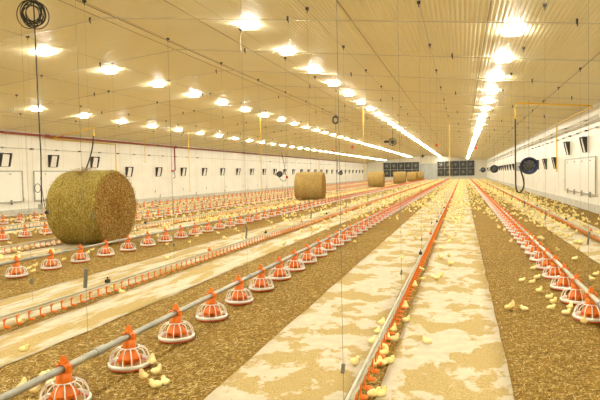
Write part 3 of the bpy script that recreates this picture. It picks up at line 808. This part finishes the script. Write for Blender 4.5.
NEAR = [((152.5, 367.5), U, 1.9, 'upright yellow chick, rearmost of the five beside the second front feeder'),
 ((143.5, 382), U, 4.4, 'upright yellow chick closest to the second front feeder, leftmost of its five'),
 ((156, 377), ST, .8, 'yellow chick turning its head, middle of the five beside the second feeder'),
 ((156, 388), SI, 3.4, 'pale yellow chick lying down, lowest of the five beside the second feeder'),
 ((165, 385), SI, 2.4, 'yellow chick sitting rightmost of the five beside the second front feeder'),
 ((23, 393), U, 1.5, 'pale yellow chick standing just under the thick pipe, lower left corner'),
 ((34.5, 395), ST, .3, 'yellow chick pressed against the left of the nearest feeder'),
 ((45, 378), SI, 0., 'yellow chick behind the nearest feeder, by the thick pipe'),
 ((52, 386), SI, 1., 'yellow chick seen through the cage of the nearest feeder'),
 ((24, 352), SI, .2, 'lone yellow chick lying on the streaky paper at lower left'),
 ((20, 324), SI, .1, 'yellow chick lying under the left drinker cups near the left edge'),
 ((122, 294), SI, 3.0, 'yellow chick lying on the streaky paper beside the drinker trench'),
 ((114, 289), SI, .4, 'orange-yellow chick lying among the left drinker cups'),
 ((355, 367), ST, -.6, 'lone yellow chick standing on paper left of the central drinker line'),
 ((373, 344), SI, 1.2, 'pale chick pressed to the left of the central drinker rail, nearest of three'),
 ((378, 334), SI, 1.4, 'pale chick left of the central drinker rail, middle of three'),
 ((382, 325), SI, 1.3, 'pale chick left of the central drinker rail, farthest of three'),
 ((375, 369), ST, 1.8, 'pale chick at the lower left of the huddle by the central cups'),
 ((382, 366), SI, 2.2, 'chick lying at the front of the huddle by the central cups'),
 ((389, 364), SI, .5, 'chick lying at the right end of the huddle by the central cups'),
 ((384, 358), ST, .8, 'chick in the middle of the huddle by the central cups'),
 ((383, 351), ST, 2.5, 'chick at the back of the huddle by the central cups'),
 ((374, 397), SI, .3, 'chick lying by the lowest orange cups of the central drinker line'),
 ((381, 397), SI, .9, 'chick at the trench edge beside the lowest central drinker cups'),
 ((394, 344), ST, .2, 'yellow chick in the trench above the central huddle'),
 ((387, 341), SI, 1.4, 'yellow chick peeking from behind the central orange cups'),
 ((394, 334), U, 1.2, 'upright pale chick standing in the central trench'),
 ((406, 324), ST, .2, 'yellow chick at the right edge of the central trench, head turned right'),
 ((405.5, 311), U, 1.6, 'pale chick upright beside the central cups, above the trench pair'),
 ((427.5, 344), SI, 2.9, 'lone deep yellow chick lying on the right paper strip'),
 ((415, 289), U, 1.6, 'yellow chick alone on the paper just right of the central cups'),
 ((437, 281), ST, .3, 'lower chick of the trio high on the right paper strip'),
 ((440, 277), SI, .1, 'upper chick of the trio high on the right paper strip'),
 ((433, 278), SI, 2., 'left chick of the trio high on the right paper strip'),
 ((422, 271), SI, 2.6, 'yellow chick lying right of the central cups, left of the trio'),
 ((508, 311), ST, .2, 'yellow chick, left one of the close pair on open straw'),
 ((512, 310), U, .6, 'yellow chick, right one of the close pair on open straw'),
 ((524.6, 311), SI, 2.8, 'single yellow chick sitting right of the close pair on straw'),
 ((522, 282), SI, .1, 'chick lying on straw, left one of two above the close pair'),
 ((532, 284), SI, .2, 'chick lying on straw, right one of two above the close pair'),
 ((539, 294), ST, .4, 'yellow chick walking on straw below the two lying ones'),
 ((533, 270), SI, .4, 'chick lying on straw left of the right-hand feeder row, upper one'),
 ((537, 279), SI, .2, 'chick lying just left of the fourth right-hand feeder'),
 ((549, 299), SI, .1, 'pale chick stretched out left of the second right-hand feeder'),
 ((551, 310), SI, .1, 'lower chick of the overlapping pair left of the right-hand feeders'),
 ((553, 305), ST, .3, 'upper chick of the overlapping pair left of the right-hand feeders'),
 ((566, 315), SI, .2, 'chick sitting below and left of the nearest full right feeder'),
 ((570, 311), ST, 1., 'chick standing next to the sitting one by the right feeder'),
 ((566.5, 303), SI, .3, 'chick lying against the left rim of a right-hand feeder'),
 ((584, 326), U, 4.6, 'yellow chick standing in front of the nearest full right feeder'),
 ((592, 282), ST, 2.9, 'chick behind the right feeder pipe on straw, nearer one'),
 ((596, 276), SI, .4, 'chick behind the right feeder pipe at the frame edge'),
 ((61, 256), U, 1., 'yellow chick between the second and third feeders before the big bale'),
 ((64, 262), ST, .4, 'yellow chick pecking about left of the third feeder before the bale'),
 ((29, 270), SI, 1., 'chick resting right of the first feeder before the bale, left one'),
 ((35, 268), ST, .7, 'chick resting right of the first feeder before the bale, upper one'),
 ((33, 273), SI, .2, 'chick resting right of the first feeder before the bale, lower one'),
 ((53, 266), SI, .3, 'orange-yellow chick inside the rim of the second feeder before the bale'),
 ((92.5, 252), ST, .5, 'chick at the foot of the big bale, right one'),
 ((88, 254), SI, 1.5, 'chick at the foot of the big bale, left one'),
 ((3, 267), ST, 1., 'chick at the left frame edge below the pipe before the bale')]
for q, p_, rz, lb in NEAR:
    x, y = ground(q); CH.append((x, y)); chick(x, y, p_, rz, lb, 'chicks picked out near the viewer', True, random.uniform(.84, .95))

def lam(X, Y):
    g_ = 0 if Y < 6.5 else .14 if Y < 9 else .7 if Y < 12 else 2.2 if Y < 17 else 4.2 if Y < 24 else 6.5
    w = 1.
    if -.55 < X < 0: w = 2.4
    elif -.0 <= X < .25: w = .8
    elif .25 <= X < .8: w = .35 if Y < 22 else .8
    elif .8 <= X < 1.1: w = 2.2
    elif 1.9 < X < 3.4: w = 2.6 if Y > 10 else 1.5
    elif X >= 3.4: w = 1.0 if Y > 14 else .4
    elif -9.4 < X < -7.6: w = 3.2; g_ = max(g_, .9 if Y > 7.5 else 0)
    elif -13.4 < X < -12.2: w = 2
    elif -17.5 < X < -15.3: w = 2
    elif -6.3 < X < -5.4: w = .7
    elif -4.9 < X < -3.6: w = .35 if Y < 14 else 1.3
    elif -3.4 < X < -2.6: w = .9
    elif -2.35 < X < -.8: w = (.3 if X < -1.6 else .6) if Y < 20 else 1.0
    return min(g_*w*1.15, 16)
pool = []
for _ in range(110000):
    Y = 6.5+104.5*random.random(); X = random.uniform(XL+.3, XR-.25)
    if random.random() > lam(X, Y)/16: continue
    pool.append((X, Y))
area = (XR-XL-.55)*104.5
# thin to the wanted density (60000 tries over the whole floor)
keep = 16*area/110000
pool = [q for q in pool if random.random() < keep] if keep < 1 else pool
BAL = [(-8.06, 11.22), (-8.32, 31.6), (-8.45, 58.5), (-7.85, 75.5), (-7.75, 93.5), (-7.55, 106)]
def clear(x, y):
    for bx, by in BAL:
        if abs(x-bx) < .92 and abs(y-by) < .9: return False
    for X in FLN:
        if abs(x-X) < .22: return False
    for X in DL:
        if abs(x-X-.01) < .055: return False
    return True
pool = [q for q in pool if clear(*q) and inframe((q[0], q[1], .03), 6)]
# spread the nearer ones so bodies do not run into each other
pool.sort(key=lambda q: math.hypot(*q)); grid = {}
def free(x, y, d_=.085):
    cx_, cy_ = int(x//.1), int(y//.1)
    for i in (-1, 0, 1):
        for j in (-1, 0, 1):
            for (a, b) in grid.get((cx_+i, cy_+j), ()):
                if (a-x)**2+(b-y)**2 < d_*d_: return False
    grid.setdefault((cx_, cy_), []).append((x, y)); return True
for q in CH: free(*q)
pool = [q for q in pool if free(*q)]
nfree = 300-len(NEAR)
lbl = [(X, Y, j) for X, Y, j in FEED if j < FLN[X][2]]
for i, (x, y) in enumerate(pool[:nfree]):
    X, Y, j = min(lbl, key=lambda f: abs(f[0]-x)+1.0*abs(f[1]-y))
    side = 'left' if x < X else 'right'; p_ = random.choice([ST, ST, PK, SI, SI, SI, U])
    w = {ST: 'standing', U: 'upright', PK: 'pecking', SI: 'sitting'}[p_]
    d_ = abs(x-X); far = 'close ' if d_ < .7 else '' if d_ < 1.5 else 'well '
    chick(x, y, p_, random.uniform(0, 6.28), '%s chick %s%s of the %s feeder on %s' % (w, far, side, ORD[j], FLN[X][0]), 'chicks around ' + FLN[X][0], i < 60, random.uniform(.9, 1.06))
# the uncountable rest of the flock
def lowchick(p_):
    mb, *_ = body_mesh(p_, 5); return np.array(mb.v), [f for f in mb.f if len(f) == 4]
LV = [lowchick(p_) for p_ in (ST, SI, SI, PK)]
Vs = []; Fs = []; off = 0
for (x, y) in pool[nfree:]:
    v, f = random.choice(LV); a = random.uniform(0, 6.28); s_ = random.uniform(.95, 1.12)
    c_, n_ = cos(a)*s_, sin(a)*s_
    Vs.append(np.stack([v[:, 0]*c_-v[:, 1]*n_+x, v[:, 0]*n_+v[:, 1]*c_+y, v[:, 2]*s_], 1)); Fs.append(np.array(f)+off); off += len(v)
me = npmesh('chick_flock', np.concatenate(Vs), np.concatenate(Fs), M['chicks']); me.polygons.foreach_set('use_smooth', [True]*len(me.polygons))
o = struct(link('chick_flock', me), 'stuff'); o['label'] = 'countless small yellow chicks covering the floor farther back'; o['category'] = 'chicks'
print('chicks', len(pool), 'feeders', len(cand))

# ------------------------------------------------------------------ world, camera, settings
w = bpy.data.worlds.new('World'); S.world = w; w.use_nodes = True
w.node_tree.nodes['Background'].inputs[0].default_value = (.5, .5, .5, 1); w.node_tree.nodes['Background'].inputs[1].default_value = .0
cam = bpy.data.cameras.new('Camera'); co = bpy.data.objects.new('Camera', cam); COL.objects.link(co)
mt = Matrix((cr, cu, -fw)).transposed().to_4x4(); mt.translation = (0, 0, H); co.matrix_world = mt
cam.sensor_width = 36; cam.sensor_fit = 'HORIZONTAL'; cam.lens = 36*FL/600; cam.clip_end = 400; cam.clip_start = .05
S.camera = co
vs_ = S.view_settings; S.display_settings.display_device = 'sRGB'; vs_.view_transform = 'Standard'; vs_.look = 'None'; vs_.gamma = 1; vs_.exposure = -.2; vs_.use_curve_mapping = False
S.cycles.use_denoising = True; S.cycles.max_bounces = 8; S.cycles.diffuse_bounces = 5; S.cycles.sample_clamp_indirect = 8; S.cycles.use_light_tree = True
